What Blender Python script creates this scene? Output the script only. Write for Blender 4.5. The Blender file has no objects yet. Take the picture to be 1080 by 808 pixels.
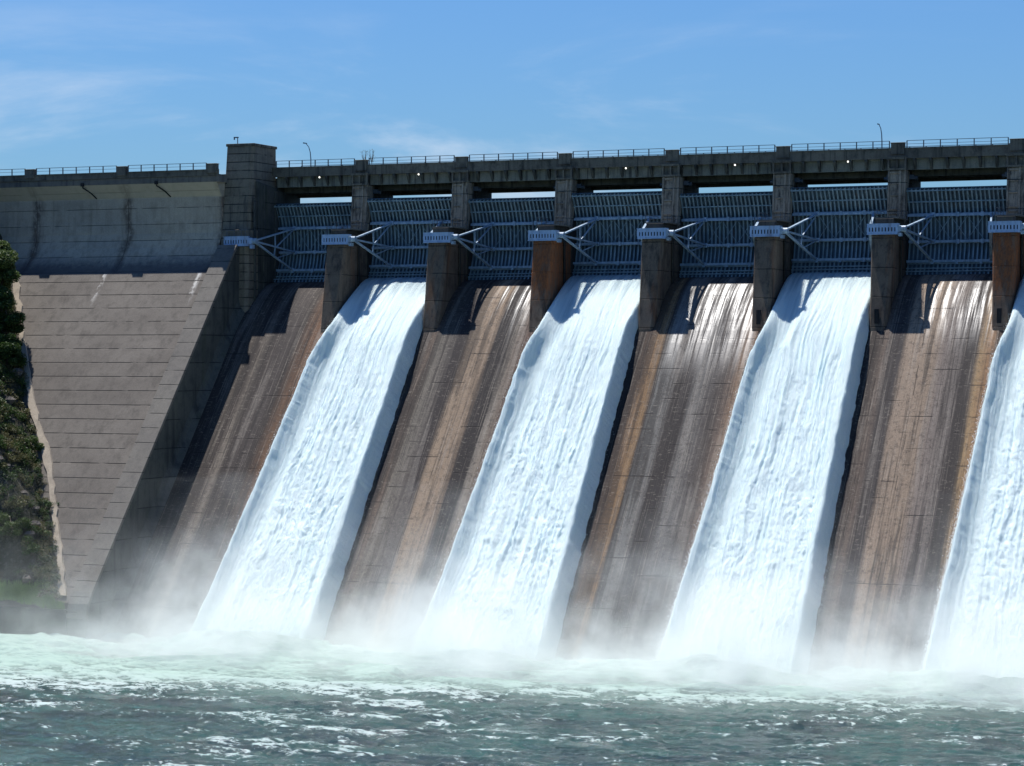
import bpy, math, random
import numpy as np
from math import radians, sin, cos, pi, sqrt

random.seed(7)
rng = np.random.default_rng(11)
scene = bpy.context.scene
col = scene.collection
WATER = 5.5                                   # tailwater level
SUN = (-0.29, 0.204, 1.0)                     # direction towards the sun

# ------------------------------------------------------------------ helpers
def tag(o, label=None, cat=None, group=None, kind=None):
    if label: o['label'] = label
    if cat: o['category'] = cat
    if group: o['group'] = group
    if kind: o['kind'] = kind
    return o

def empty(name, loc=(0, 0, 0)):
    o = bpy.data.objects.new(name, None)
    o.location = loc
    o.empty_display_size = 0.5
    col.objects.link(o)
    return o

class MB:
    """collects shapes in world coordinates; build() links them as one mesh object"""
    def __init__(self):
        self.v = []; self.f = []
    def add(self, vs, fs):
        b = len(self.v)
        self.v += [tuple(p) for p in vs]
        self.f += [tuple(b + i for i in q) for q in fs]
        return self
    def box(self, x0, x1, y0, y1, z0, z1):
        vs = [(x0,y0,z0),(x1,y0,z0),(x1,y1,z0),(x0,y1,z0),(x0,y0,z1),(x1,y0,z1),(x1,y1,z1),(x0,y1,z1)]
        return self.add(vs, [(0,3,2,1),(4,5,6,7),(0,1,5,4),(1,2,6,5),(2,3,7,6),(3,0,4,7)])
    def loft(self, rings):
        """closed rings of equal length, capped at both ends"""
        n = len(rings[0]); vs = [p for r in rings for p in r]; fs = []
        for k in range(len(rings) - 1):
            for i in range(n):
                j = (i + 1) % n
                fs.append((k*n+i, k*n+j, (k+1)*n+j, (k+1)*n+i))
        fs.append(tuple(range(n - 1, -1, -1)))
        fs.append(tuple((len(rings)-1)*n + i for i in range(n)))
        return self.add(vs, fs)
    def extx(self, poly, x0, x1):
        """polygon in the YZ plane extruded along X"""
        return self.loft([[(x0, y, z) for y, z in poly], [(x1, y, z) for y, z in poly]])
    def beam(self, a, b, w, h=None, up=(0, 0, 1)):
        h = h or w
        a = np.array(a, float); b = np.array(b, float)
        d = b - a; d /= np.linalg.norm(d)
        u = np.array(up, float); s = np.cross(d, u)
        if np.linalg.norm(s) < 1e-3: s = np.cross(d, (1, 0, 0))
        s /= np.linalg.norm(s); t = np.cross(s, d)
        r = []
        for p in (a, b):
            r.append([tuple(p + s*w/2*i + t*h/2*j) for i, j in ((-1,-1),(1,-1),(1,1),(-1,1))])
        return self.loft(r)
    def tube(self, pts, rad, n=8):
        pts = [np.array(p, float) for p in pts]
        rad = rad if hasattr(rad, '__len__') else [rad]*len(pts)
        rings = []
        for k, p in enumerate(pts):
            d = pts[min(k+1, len(pts)-1)] - pts[max(k-1, 0)]; d /= np.linalg.norm(d)
            s = np.cross(d, (0, 0, 1))
            if np.linalg.norm(s) < 1e-2: s = np.cross(d, (0, 1, 0))
            s /= np.linalg.norm(s); t = np.cross(s, d)
            rings.append([tuple(p + rad[k]*(s*cos(2*pi*i/n) + t*sin(2*pi*i/n))) for i in range(n)])
        return self.loft(rings)
    def build(self, name, mat, parent=None, smooth=False, bevel=0):
        me = bpy.data.meshes.new(name)
        off = np.array(parent_world(parent)) if parent else np.zeros(3)
        me.from_pydata([tuple(np.array(p) - off) for p in self.v], [], self.f)
        me.materials.append(mat)
        o = bpy.data.objects.new(name, me)
        col.objects.link(o)
        if parent: o.parent = parent
        me.validate()
        import bmesh
        bm = bmesh.new(); bm.from_mesh(me)
        bmesh.ops.recalc_face_normals(bm, faces=bm.faces)
        bm.to_mesh(me); bm.free()
        if smooth:
            for p in me.polygons: p.use_smooth = True
        if bevel:
            m = o.modifiers.new('Bevel', 'BEVEL'); m.width = bevel; m.segments = 1; m.limit_method = 'ANGLE'
        return o

def parent_world(p):
    v = np.zeros(3)
    while p is not None:
        v += np.array(p.location); p = p.parent
    return v

def grid_mesh(name, P, mat, parent=None, smooth=True, attrs=None):
    """P: (rows, cols, 3) array of points -> quad sheet"""
    r, c, _ = P.shape
    off = parent_world(parent) if parent else np.zeros(3)
    me = bpy.data.meshes.new(name)
    idx = np.arange(r*c).reshape(r, c)
    q = np.stack([idx[:-1, :-1], idx[:-1, 1:], idx[1:, 1:], idx[1:, :-1]], -1).reshape(-1, 4)
    me.vertices.add(r*c); me.vertices.foreach_set('co', (P.reshape(-1, 3) - off).ravel())
    me.loops.add(q.size); me.loops.foreach_set('vertex_index', q.ravel())
    me.polygons.add(len(q)); me.polygons.foreach_set('loop_start', np.arange(0, q.size, 4))
    me.polygons.foreach_set('loop_total', np.full(len(q), 4))
    me.update(calc_edges=True)
    me.polygons.foreach_set('use_smooth', np.full(len(q), smooth))
    for k, a in (attrs or {}).items():
        at = me.attributes.new(k, 'FLOAT', 'POINT'); at.data.foreach_set('value', a.ravel().astype(np.float32))
    me.materials.append(mat)
    o = bpy.data.objects.new(name, me); col.objects.link(o)
    if parent: o.parent = parent
    return o

def vnoise(x, y, seed=0):
    x = np.asarray(x, float); y = np.asarray(y, float)
    xi = np.floor(x).astype(np.int64); yi = np.floor(y).astype(np.int64)
    fx = x - xi; fy = y - yi
    fx = fx*fx*fx*(fx*(fx*6-15)+10); fy = fy*fy*fy*(fy*(fy*6-15)+10)
    def h(a, b):
        n = (a*374761393 + b*668265263 + seed*1442695041) & 0x7fffffff
        n = ((n ^ (n >> 13))*1274126177) & 0x7fffffff
        return ((n ^ (n >> 16)) & 0xffff)/65535.0*2 - 1
    return (h(xi,yi)*(1-fx)+h(xi+1,yi)*fx)*(1-fy) + (h(xi,yi+1)*(1-fx)+h(xi+1,yi+1)*fx)*fy

def fbm(x, y, o=4, seed=0, g=.5):
    s = 0; a = 1; t = 0
    for k in range(o):
        s = s + a*vnoise(x*2**k + 17.3*k, y*2**k - 9.1*k, seed+k); t += a; a *= g
    return s/t

def sstep(a, b, x):
    t = np.clip((x-a)/(b-a), 0, 1); return t*t*(3-2*t)

def lin(r, g, b, k=1.0):
    f = lambda c: ((c/255+.055)/1.055)**2.4 if c > 10 else c/255/12.92
    return (min(1, f(r)*k), min(1, f(g)*k), min(1, f(b)*k), 1)

# ------------------------------------------------------------------ node helpers
class NT:
    def __init__(self, name):
        self.m = bpy.data.materials.new(name); self.m.use_nodes = True
        self.t = self.m.node_tree; self.t.nodes.clear()
        self.out = self.t.nodes.new('ShaderNodeOutputMaterial')
        self.geo = self.t.nodes.new('ShaderNodeNewGeometry')
        self.pos = self.geo.outputs['Position']
        sx = self.t.nodes.new('ShaderNodeSeparateXYZ'); self.t.links.new(self.pos, sx.inputs[0])
        self.x, self.y, self.z = sx.outputs
    def n(self, typ, **kw):
        nd = self.t.nodes.new(typ)
        for k, v in kw.items(): setattr(nd, k, v)
        return nd
    def link(self, a, b): self.t.links.new(a, b)
    def setin(self, sock, v):
        if isinstance(v, bpy.types.NodeSocket): self.link(v, sock)
        else: sock.default_value = v
    def math(self, op, a, b=0.0, c=0.0, clamp=False):
        nd = self.n('ShaderNodeMath', operation=op); nd.use_clamp = clamp
        self.setin(nd.inputs[0], a); self.setin(nd.inputs[1], b); self.setin(nd.inputs[2], c)
        return nd.outputs[0]
    def map(self, v, a, b, c=0.0, d=1.0, smooth=True):
        nd = self.n('ShaderNodeMapRange'); nd.interpolation_type = 'SMOOTHSTEP' if smooth else 'LINEAR'
        self.setin(nd.inputs[0], v)
        for i, q in zip((1, 2, 3, 4), (a, b, c, d)): self.setin(nd.inputs[i], q)
        return nd.outputs[0]
    def vec(self, sx=1, sy=1, sz=1, off=(0, 0, 0)):
        nd = self.n('ShaderNodeMapping'); self.link(self.pos, nd.inputs[0])
        nd.inputs['Scale'].default_value = (sx, sy, sz); nd.inputs['Location'].default_value = off
        return nd.outputs[0]
    def noise(self, vec, scale=1, detail=4, rough=.55, dist=0):
        nd = self.n('ShaderNodeTexNoise'); self.link(vec, nd.inputs['Vector'])
        nd.inputs['Scale'].default_value = scale; nd.inputs['Detail'].default_value = detail
        nd.inputs['Roughness'].default_value = rough; nd.inputs['Distortion'].default_value = dist
        return nd.outputs[0]
    def mix(self, f, a, b, mode='MIX'):
        nd = self.n('ShaderNodeMix', data_type='RGBA', blend_type=mode)
        self.setin(nd.inputs[0], f); self.setin(nd.inputs[6], a); self.setin(nd.inputs[7], b)
        return nd.outputs[2]
    def ramp(self, f, stops, interp='LINEAR'):
        nd = self.n('ShaderNodeValToRGB'); nd.color_ramp.interpolation = interp
        cr = nd.color_ramp
        cr.elements[0].position = stops[0][0]; cr.elements[0].color = stops[0][1]
        cr.elements[1].position = stops[-1][0]; cr.elements[1].color = stops[-1][1]
        for p, c in stops[1:-1]:
            e = cr.elements.new(p); e.color = c
        self.setin(nd.inputs[0], f)
        return nd.outputs[0]
    def bump(self, h, strength=.4, dist=.1):
        nd = self.n('ShaderNodeBump'); self.setin(nd.inputs['Height'], h)
        nd.inputs['Strength'].default_value = strength; nd.inputs['Distance'].default_value = dist
        return nd.outputs[0]
    def bsdf(self, color, rough=.8, normal=None, metallic=0, spec=.5, **kw):
        nd = self.n('ShaderNodeBsdfPrincipled')
        self.setin(nd.inputs['Base Color'], color); self.setin(nd.inputs['Roughness'], rough)
        self.setin(nd.inputs['Metallic'], metallic); self.setin(nd.inputs['Specular IOR Level'], spec)
        if normal is not None: self.link(normal, nd.inputs['Normal'])
        for k, v in kw.items(): self.setin(nd.inputs[k.replace('_', ' ')], v)
        self.link(nd.outputs[0], self.out.inputs['Surface'])
        return nd

def joint_mask(t, coord, period, offset, width, wob=.03):
    """thin line every `period` metres along a coordinate"""
    w = t.noise(t.vec(.5, .5, .5), 1, 2)
    c = t.math('ADD', coord, t.math('MULTIPLY', t.math('SUBTRACT', w, .5), wob))
    f = t.math('FRACT', t.math('DIVIDE', t.math('SUBTRACT', c, offset), period))
    d = t.math('MULTIPLY', t.math('SUBTRACT', .5, t.math('ABSOLUTE', t.math('SUBTRACT', f, .5))), period)
    return t.map(d, width*.4, width, 1, 0)

def concrete(name, base, dark, light=None, streak=.5, joints=True, lift=1.97, z0=53.7, jw=.07, rust=None,
             blotch=.5, vj=None, rough=.85, jdark=.45, streak_scale=1.2, moss=0.0):
    t = NT(name)
    big = t.noise(t.vec(.09, .09, .12), 1, 5, .6)
    mid = t.noise(t.vec(.8, .8, .6), 1, 6, .65)
    fine = t.noise(t.vec(6, 6, 6), 1, 5, .7)
    st = t.noise(t.vec(streak_scale, streak_scale, .06), 1, 6, .7)
    c = t.mix(t.map(big, .35, .65), base, light or base)
    # every lift of the pour has its own tone
    wn = t.n('ShaderNodeTexWhiteNoise', noise_dimensions='2D')
    cm = t.n('ShaderNodeCombineXYZ'); wn2 = t.n('ShaderNodeTexWhiteNoise', noise_dimensions='1D'); t.link(t.math('FLOOR', t.math('DIVIDE', t.math('SUBTRACT', t.z, z0), lift)), wn2.inputs['W'])
    t.link(t.math('FLOOR', t.math('DIVIDE', t.math('SUBTRACT', t.z, z0), lift)), cm.inputs[0])
    t.link(t.math('FLOOR', t.math('DIVIDE', t.math('ADD', t.x, t.math('MULTIPLY', wn2.outputs[0], 11.0)), 8.0)), cm.inputs[1])
    t.link(cm.outputs[0], wn.inputs['Vector'])
    c = t.mix(t.math('MULTIPLY', wn.outputs[0], .16), c, dark)
    c = t.mix(t.math('MULTIPLY', t.map(mid, .45, .75), blotch), c, dark)
    c = t.mix(t.math('MULTIPLY', t.map(st, .48, .7), streak), c, dark)
    if rust:
        rn = t.noise(t.vec(.5, .5, .05, (31, 4, 2)), 1, 4, .6)
        c = t.mix(t.math('MULTIPLY', t.map(rn, .52, .7), .6), c, rust)
    if moss:
        mn = t.noise(t.vec(1.3, .9, .1, (5, 9, 1)), 1, 4, .6)
        c = t.mix(t.math('MULTIPLY', t.map(mn, .55, .7), moss), c, (.05, .065, .02, 1))
    c = t.mix(t.math('MULTIPLY', t.map(fine, .3, .7), .25), c, (c_mul(dark, .6)))
    h = t.math('ADD', t.math('MULTIPLY', mid, .5), t.math('MULTIPLY', fine, .35))
    if joints:
        j = joint_mask(t, t.z, lift, z0, jw)
        jn = t.map(t.noise(t.vec(.35, .35, .9, (2, 8, 0)), 1, 3), .35, .5)
        j = t.math('MULTIPLY', j, jn)
        c = t.mix(t.math('MULTIPLY', j, 1-jdark*.2), c, c_mul(dark, .35))
        h = t.math('SUBTRACT', h, t.math('MULTIPLY', j, 1.0))
    if vj:
        j = joint_mask(t, t.x, vj[0], vj[1], vj[2])
        c = t.mix(t.math('MULTIPLY', j, .9), c, c_mul(dark, .3))
        h = t.math('SUBTRACT', h, t.math('MULTIPLY', j, 1.0))
    t.c = c; t.h = h
    t.bsdf(c, rough, t.bump(h, .55, .12), spec=.3)
    return t

def c_mul(c, k): return (c[0]*k, c[1]*k, c[2]*k, 1)

K = 0.84
M = {}
# weathered concretes
M['slope'] = concrete('weathered_slope_concrete', lin(120,112,104,K), lin(82,76,72,K), lin(132,122,112,K), streak=.35, jw=.09, vj=(16.0, -2.9, .08)).m
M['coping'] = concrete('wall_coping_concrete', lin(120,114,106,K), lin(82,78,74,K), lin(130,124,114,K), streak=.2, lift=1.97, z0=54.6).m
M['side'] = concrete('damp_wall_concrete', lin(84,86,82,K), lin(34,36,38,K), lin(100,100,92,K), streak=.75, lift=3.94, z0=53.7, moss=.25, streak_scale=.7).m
M['neck'] = None
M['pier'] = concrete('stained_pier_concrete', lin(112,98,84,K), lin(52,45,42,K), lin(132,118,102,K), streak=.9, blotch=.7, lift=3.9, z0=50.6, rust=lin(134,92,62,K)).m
M['pier_rust'] = concrete('rust_stained_pier_concrete', lin(158,98,56,K), lin(92,64,48,K), lin(140,100,68,K), streak=.55, lift=3.9, z0=50.6).m
def rust_pier():
    t = concrete('rust_stained_pier_concrete', lin(112,98,84,K), lin(52,45,42,K), lin(132,118,102,K), streak=.8, blotch=.6, lift=3.9, z0=50.6)
    n = t.noise(t.vec(1.6, 1.6, .18, (3, 3, 3)), 1, 6, .75)
    zz = t.math('ADD', t.z, t.math('MULTIPLY', t.math('SUBTRACT', n, .5), 9.0))
    m = t.math('MULTIPLY', t.map(zz, 49.0, 53.5, .12, .9), t.map(n, .34, .56, .35, 1.0))
    fr = t.noise(t.vec(5, 5, 1.2), 1, 6, .8)
    c = t.mix(m, t.c, t.mix(t.map(fr, .4, .65), lin(150,88,46,K), lin(104,66,44,K)))
    t.bsdf(c, .85, t.bump(t.h, .55, .12), spec=.3)
    return t.m
M['pier_rust'] = rust_pier()
M['pier_side'] = concrete('dark_pier_side_concrete', lin(66,63,58,K), lin(24,24,24,K), lin(84,80,72,K), streak=.85, lift=3.9, z0=50.6, moss=.5, streak_scale=.9).m  # mossy, with the pier sides' shade put into the darker base
M['column'] = concrete('rough_column_concrete', lin(168,156,138,K), lin(56,50,46,K), lin(186,172,152,K), streak=.95, lift=3.9, z0=50.6, blotch=.9, streak_scale=2.4).m
M['bridge'] = concrete('bridge_concrete', lin(120,116,104,K), lin(52,50,48,K), lin(138,132,118,K), streak=.8, joints=False, blotch=.8, streak_scale=1.6).m
M['fascia'] = concrete('fascia_concrete', lin(142,144,132,K), lin(62,62,58,K), lin(156,154,140,K), streak=.9, joints=False, streak_scale=2.2, moss=.15).m
M['tower'] = concrete('tower_concrete', lin(134,126,110,K), lin(62,58,54,K), lin(148,138,120,K), streak=.7, lift=1.25, z0=50.1, jw=.09, blotch=.5).m
M['band'] = concrete('corbel_band_concrete', lin(128,124,116,K), lin(62,62,62,K), lin(138,132,122,K), streak=.65, joints=False, streak_scale=1.8).m

def neck_material():
    t = concrete('upper_face_concrete', lin(186,176,160,K), lin(128,118,102,K), lin(202,188,166,K), streak=.4, lift=2.4, z0=55.2, jw=.06, vj=(16.0, -2.9, .07), blotch=.45)
    # leak stains running down at the monolith joints, foot darkened with stain and painted overhang shade
    w = t.noise(t.vec(.25, .25, .3), 1, 4)
    xx = t.math('ADD', t.x, t.math('MULTIPLY', t.math('SUBTRACT', w, .5), 2.4))
    f = t.math('FRACT', t.math('DIVIDE', t.math('ADD', xx, 2.9), 16.0))
    d = t.math('SUBTRACT', .5, t.math('ABSOLUTE', t.math('SUBTRACT', f, .5)))
    br = t.noise(t.vec(1.2, 1.2, .8), 1, 5, .7)
    m = t.math('MULTIPLY', t.map(d, .015, .075, 1, 0), t.map(br, .3, .6))
    c = t.mix(t.math('MULTIPLY', m, .8), t.c, lin(84,70,60))
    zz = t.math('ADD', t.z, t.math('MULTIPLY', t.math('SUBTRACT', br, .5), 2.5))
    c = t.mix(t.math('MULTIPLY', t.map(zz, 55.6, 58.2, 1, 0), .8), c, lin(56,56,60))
    # warm bounce light from the slope painted on the overhang
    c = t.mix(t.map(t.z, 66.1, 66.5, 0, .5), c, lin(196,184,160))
    t.bsdf(c, .8, t.bump(t.h, .5, .1), spec=.3)
    return t.m
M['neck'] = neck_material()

def slope_material():
    """left face: same concrete, leached white drips where the joints leak"""
    t = concrete('left_slope_concrete', lin(116,108,99,K), lin(76,70,64,K), lin(130,122,112,K), streak=.5, jw=.085, blotch=.4, streak_scale=.6)
    br = t.noise(t.vec(1.1, .9, .5), 1, 5, .7)
    xx = t.math('ADD', t.x, t.math('MULTIPLY', t.math('SUBTRACT', br, .5), 2.0))
    f = t.math('FRACT', t.math('DIVIDE', t.math('ADD', xx, 3.9), 16.0))
    d = t.math('SUBTRACT', .5, t.math('ABSOLUTE', t.math('SUBTRACT', f, .5)))
    m = t.math('MULTIPLY', t.map(d, .0, .035, 1, 0), t.map(t.z, 49.5, 53.5))
    m = t.math('MULTIPLY', m, t.map(br, .42, .56))
    c = t.mix(t.math('MULTIPLY', m, .85), t.c, lin(205,200,190))
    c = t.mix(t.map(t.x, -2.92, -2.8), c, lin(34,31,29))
    t.bsdf(c, .85, t.bump(t.h, .6, .12), spec=.3)
    return t.m
M['slope'] = slope_material()

def chute_material(name, x0, stops, wet=None, seed=0):
    """stained spillway concrete: mineral and algae streaks run down the flow"""
    t = NT(name)
    w1 = t.noise(t.vec(.25, .02, .05, (seed, 0, 0)), 1, 3)
    w2 = t.noise(t.vec(3.0, .12, .22, (seed, 3, 0)), 1, 5, .7)
    u = t.math('DIVIDE', t.math('SUBTRACT', t.x, x0), 16.0)
    u = t.math('ADD', u, t.math('MULTIPLY', t.math('SUBTRACT', w1, .5), .035))
    u = t.math('ADD', u, t.math('MULTIPLY', t.math('SUBTRACT', w2, .5), .05))
    c = t.ramp(u, stops)
    st = t.noise(t.vec(2.6, .035, .045, (seed*3, 1, 0)), 1, 7, .72)
    st2 = t.noise(t.vec(7.0, .06, .08, (seed, 7, 0)), 1, 5, .7)
    bl = t.noise(t.vec(.9, .9, 1.1, (seed, 0, 5)), 1, 6, .7)
    c = t.mix(t.math('MULTIPLY', t.map(st, .52, .62), .6), c, lin(40,34,33))
    c = t.mix(t.math('MULTIPLY', t.map(st2, .54, .66), .38), c, lin(176,164,148))
    c = t.mix(t.math('MULTIPLY', t.map(bl, .5, .7), .22), c, lin(60,53,50))
    bg_ = t.noise(t.vec(.55, .02, .03, (seed*2, 4, 1)), 1, 4, .6)
    c = t.mix(t.math('MULTIPLY', t.map(bg_, .52, .6), .6), c, lin(34,30,30)); c = t.mix(t.math('MULTIPLY', t.map(bg_, .45, .36), .28), c, lin(160,150,138))
    # crust patches: broken horizontal dashes
    cr = t.noise(t.vec(1.6, 2.2, 4.5, (seed, 2, 2)), 1, 5, .75)
    c = t.mix(t.math('MULTIPLY', t.map(cr, .57, .63), .35), c, lin(156,146,132))
    ck = t.noise(t.vec(1.7, .7, 1.6, (seed, 6, 2)), 1, 9, .9)
    c = t.mix(t.math('MULTIPLY', t.map(ck, .52, .57), .55), c, lin(50,43,41))
    j = joint_mask(t, t.z, 1.97, 53.0, .07, .12)
    jn = t.map(t.noise(t.vec(.28, .5, .5, (seed, 8, 0)), 1, 4), .5, .64)
    j = t.math('MULTIPLY', j, jn)
    v = joint_mask(t, t.x, 16.0, 0.0, .06)
    v2 = joint_mask(t, t.x, 5.3, x0+1.1, .05, .25)
    v2 = t.math('MULTIPLY', v2, t.map(t.noise(t.vec(.3, .3, .25, (seed, 1, 9)), 1, 3), .5, .58))
    jj = t.math('MAXIMUM', t.math('MAXIMUM', j, v), v2)
    c = t.mix(t.math('MULTIPLY', jj, .85), c, lin(34,28,27))
    fine = t.noise(t.vec(5, 5, 5), 1, 5, .7)
    c = t.mix(t.math('MULTIPLY', t.map(fine, .35, .7), .25), c, lin(45,40,38))
    h = t.math('SUBTRACT', t.math('ADD', t.math('MULTIPLY', fine, .5), t.math('MULTIPLY', bl, .6)), jj)
    rough = .85; spec = .3
    if wet:
        # a film of leakage water from the gate seal keeps part of the crest wet
        wn = t.noise(t.vec(1.5, .04, .05, (seed, 5, 1)), 1, 6, .7)
        wx = t.math('MULTIPLY', t.map(u, wet[0], wet[0]+.08), t.map(u, wet[1], wet[1]+.06, 1, 0))
        wz = t.map(t.z, wet[2], wet[2]+7.0)
        wm = t.math('MULTIPLY', t.math('MULTIPLY', wx, wz), t.map(wn, wet[3], wet[3]+.16))
        rough = t.math('SUBTRACT', .85, t.math('MULTIPLY', wm, .42))
        spec = t.math('ADD', .3, t.math('MULTIPLY', wm, .5))
        h = t.math('MULTIPLY', h, t.math('SUBTRACT', 1.0, t.math('MULTIPLY', wm, .6)))
    t.bsdf(c, rough, t.bump(h, .5, .1), spec=spec)
    return t.m

def steel(name, c1, c2, rough=.5, metallic=.0):
    t = NT(name)
    a = t.noise(t.vec(1.2, 1.2, .4), 1, 5, .6); b = t.noise(t.vec(9, 9, 3), 1, 4, .6)
    c = t.mix(t.map(a, .35, .7), c1, c2)
    c = t.mix(t.math('MULTIPLY', t.map(b, .6, .75), .35), c, lin(70,52,42))
    rs = t.noise(t.vec(1.1, 1.1, .16, (8, 2, 6)), 1, 6, .75)
    c = t.mix(t.math('MULTIPLY', t.map(rs, .54, .68), .45), c, lin(96,70,54)); c = t.mix(t.math('MULTIPLY', t.map(rs, .44, .34), .35), c, lin(28,34,38))
    t.bsdf(c, rough, t.bump(b, .15, .02), metallic=metallic)
    return t.m
M['gate'] = steel('gate_blue_grey_paint', lin(80,102,114), lin(56,76,88))
M['gate_rib'] = steel('gate_rib_paint', lin(132,154,162), lin(96,120,130))
M['girder'] = steel('gate_girder_paint', lin(146,168,186), lin(112,136,156))
M['truss'] = steel('trunnion_plate_paint', lin(150,176,206), lin(128,156,190))
M['dark'] = steel('dark_opening', lin(22,22,24), lin(12,12,14), .8)
M['rail'] = steel('galvanised_rail', lin(92,98,104), lin(72,78,84), .45, .3)
M['pole'] = steel('lamp_pole_metal', lin(96,108,122), lin(80,92,106), .45, .3)

def emission(name, c, s):
    t = NT(name); e = t.n('ShaderNodeEmission'); e.inputs[0].default_value = c; e.inputs[1].default_value = s
    t.link(e.outputs[0], t.out.inputs['Surface']); return t.m
M['lit'] = emission('lit_lamp_glass', (1, .98, .9, 1), 1.6)

# ------------------------------------------------------------------ profiles
OGEE = [(16.6,46.0),(15.2,50.5),(13.0,52.7),(10.5,53.55),(8.0,53.75),(6.8,53.62),(5.6,53.25),(4.4,52.65),(3.0,51.75),(1.5,50.6),
        (0.0,49.3),(-1.5,47.85),(-3.0,46.3),(-4.5,44.65),(-6.0,42.9),(-8.0,40.55),(-10.5,37.55),(-16.0,31.0),(-24.4,21.0),(-37.8,5.05),(-42.0,0.05)]
def slope_y(z, off=0.0):                       # plane of the non-overflow face
    return -3.75 - .84*(55.2 - z) - off
XR = 146.0                                     # right end of what is built

# ------------------------------------------------------------------ spillway
sp = empty('spillway', (72, -20, 0))
tag(sp, 'stained concrete spillway with side-by-side chutes curving down from the crest', 'spillway')
inner = [(y + .55, z - .55) for y, z in OGEE]
mb = MB(); mb.extx(inner + [(-42, -3), (17.2, -3)], .2, XR); mb.build('spillway_mass', M['side'], sp)
C = lambda r, g, b: lin(r, g, b, K*.84)
bay_stops = {  # first stop of each ramp paints in the shadow at its left edge
 1: [(0,C(60,54,50)),(.18,C(72,64,58)),(.3,C(90,80,70)),(.36,C(64,54,50)),(.44,C(140,128,114)),(.49,C(66,58,54)),(.66,C(80,72,68)),(.74,C(60,52,48)),(.84,C(112,84,64)),(1,C(134,94,66))],
 3: [(0,C(46,40,40)),(.08,C(120,102,88)),(.14,C(126,118,106)),(.26,C(108,100,92)),(.3,C(54,48,48)),(.38,C(60,52,50)),(.42,C(172,148,122)),(.62,C(164,140,116)),(.66,C(50,44,44)),(.79,C(44,40,40)),(.83,C(148,136,122)),(.92,C(96,74,64)),(1,C(120,90,72))],
 5: [(0,C(50,44,42)),(.05,C(96,76,62)),(.1,C(150,118,86)),(.18,C(156,122,84)),(.21,C(58,52,50)),(.25,C(132,130,124)),(.36,C(124,120,114)),(.4,C(62,56,54)),(.52,C(72,66,64)),(.58,C(126,122,116)),(.7,C(98,92,88)),(.8,C(86,76,70)),(.86,C(120,102,90)),(.93,C(146,116,92)),(1,C(132,102,82))],
 7: [(0,C(52,46,44)),(.1,C(120,104,92)),(.15,C(70,64,62)),(.23,C(76,70,68)),(.27,C(172,150,128)),(.5,C(166,144,122)),(.58,C(138,124,114)),(.7,C(128,118,110)),(.76,C(84,76,72)),(.84,C(88,80,74)),(.88,C(172,142,104)),(.95,C(160,122,88)),(1,C(120,92,74))],
}
wets = {5: (.2, .93, 38.5, .38), 7: (.3, .95, 42.0, .44), 3: (.45, .92, 43.5, .47), 1: None}
for b in range(1, 10):
    x0 = 16*(b-1)
    st = bay_stops.get(b, [(0,C(84,68,58)),(.5,C(90,84,80)),(1,C(62,54,50))])  # plain ramp darkens at its right end to deepen the fall's shade
    m = chute_material('chute_concrete', x0, st, wets.get(b), seed=b*3.7)
    xa = .35 if b == 1 else x0 + .012
    mb = MB()
    mb.extx(OGEE + [(y + .5, z - .5) for y, z in reversed(OGEE)], xa, min(x0 + 15.988, XR))
    o = mb.build('chute', m, sp)
    if b in bay_stops:
        o['label'] = {1: 'dark brown streaked dry chute', 3: 'dry chute with tan centre and black stripes',
                      5: 'grey dry chute with rust-orange edges', 7: 'tan dry chute shining wet near its top'}[b]

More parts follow.
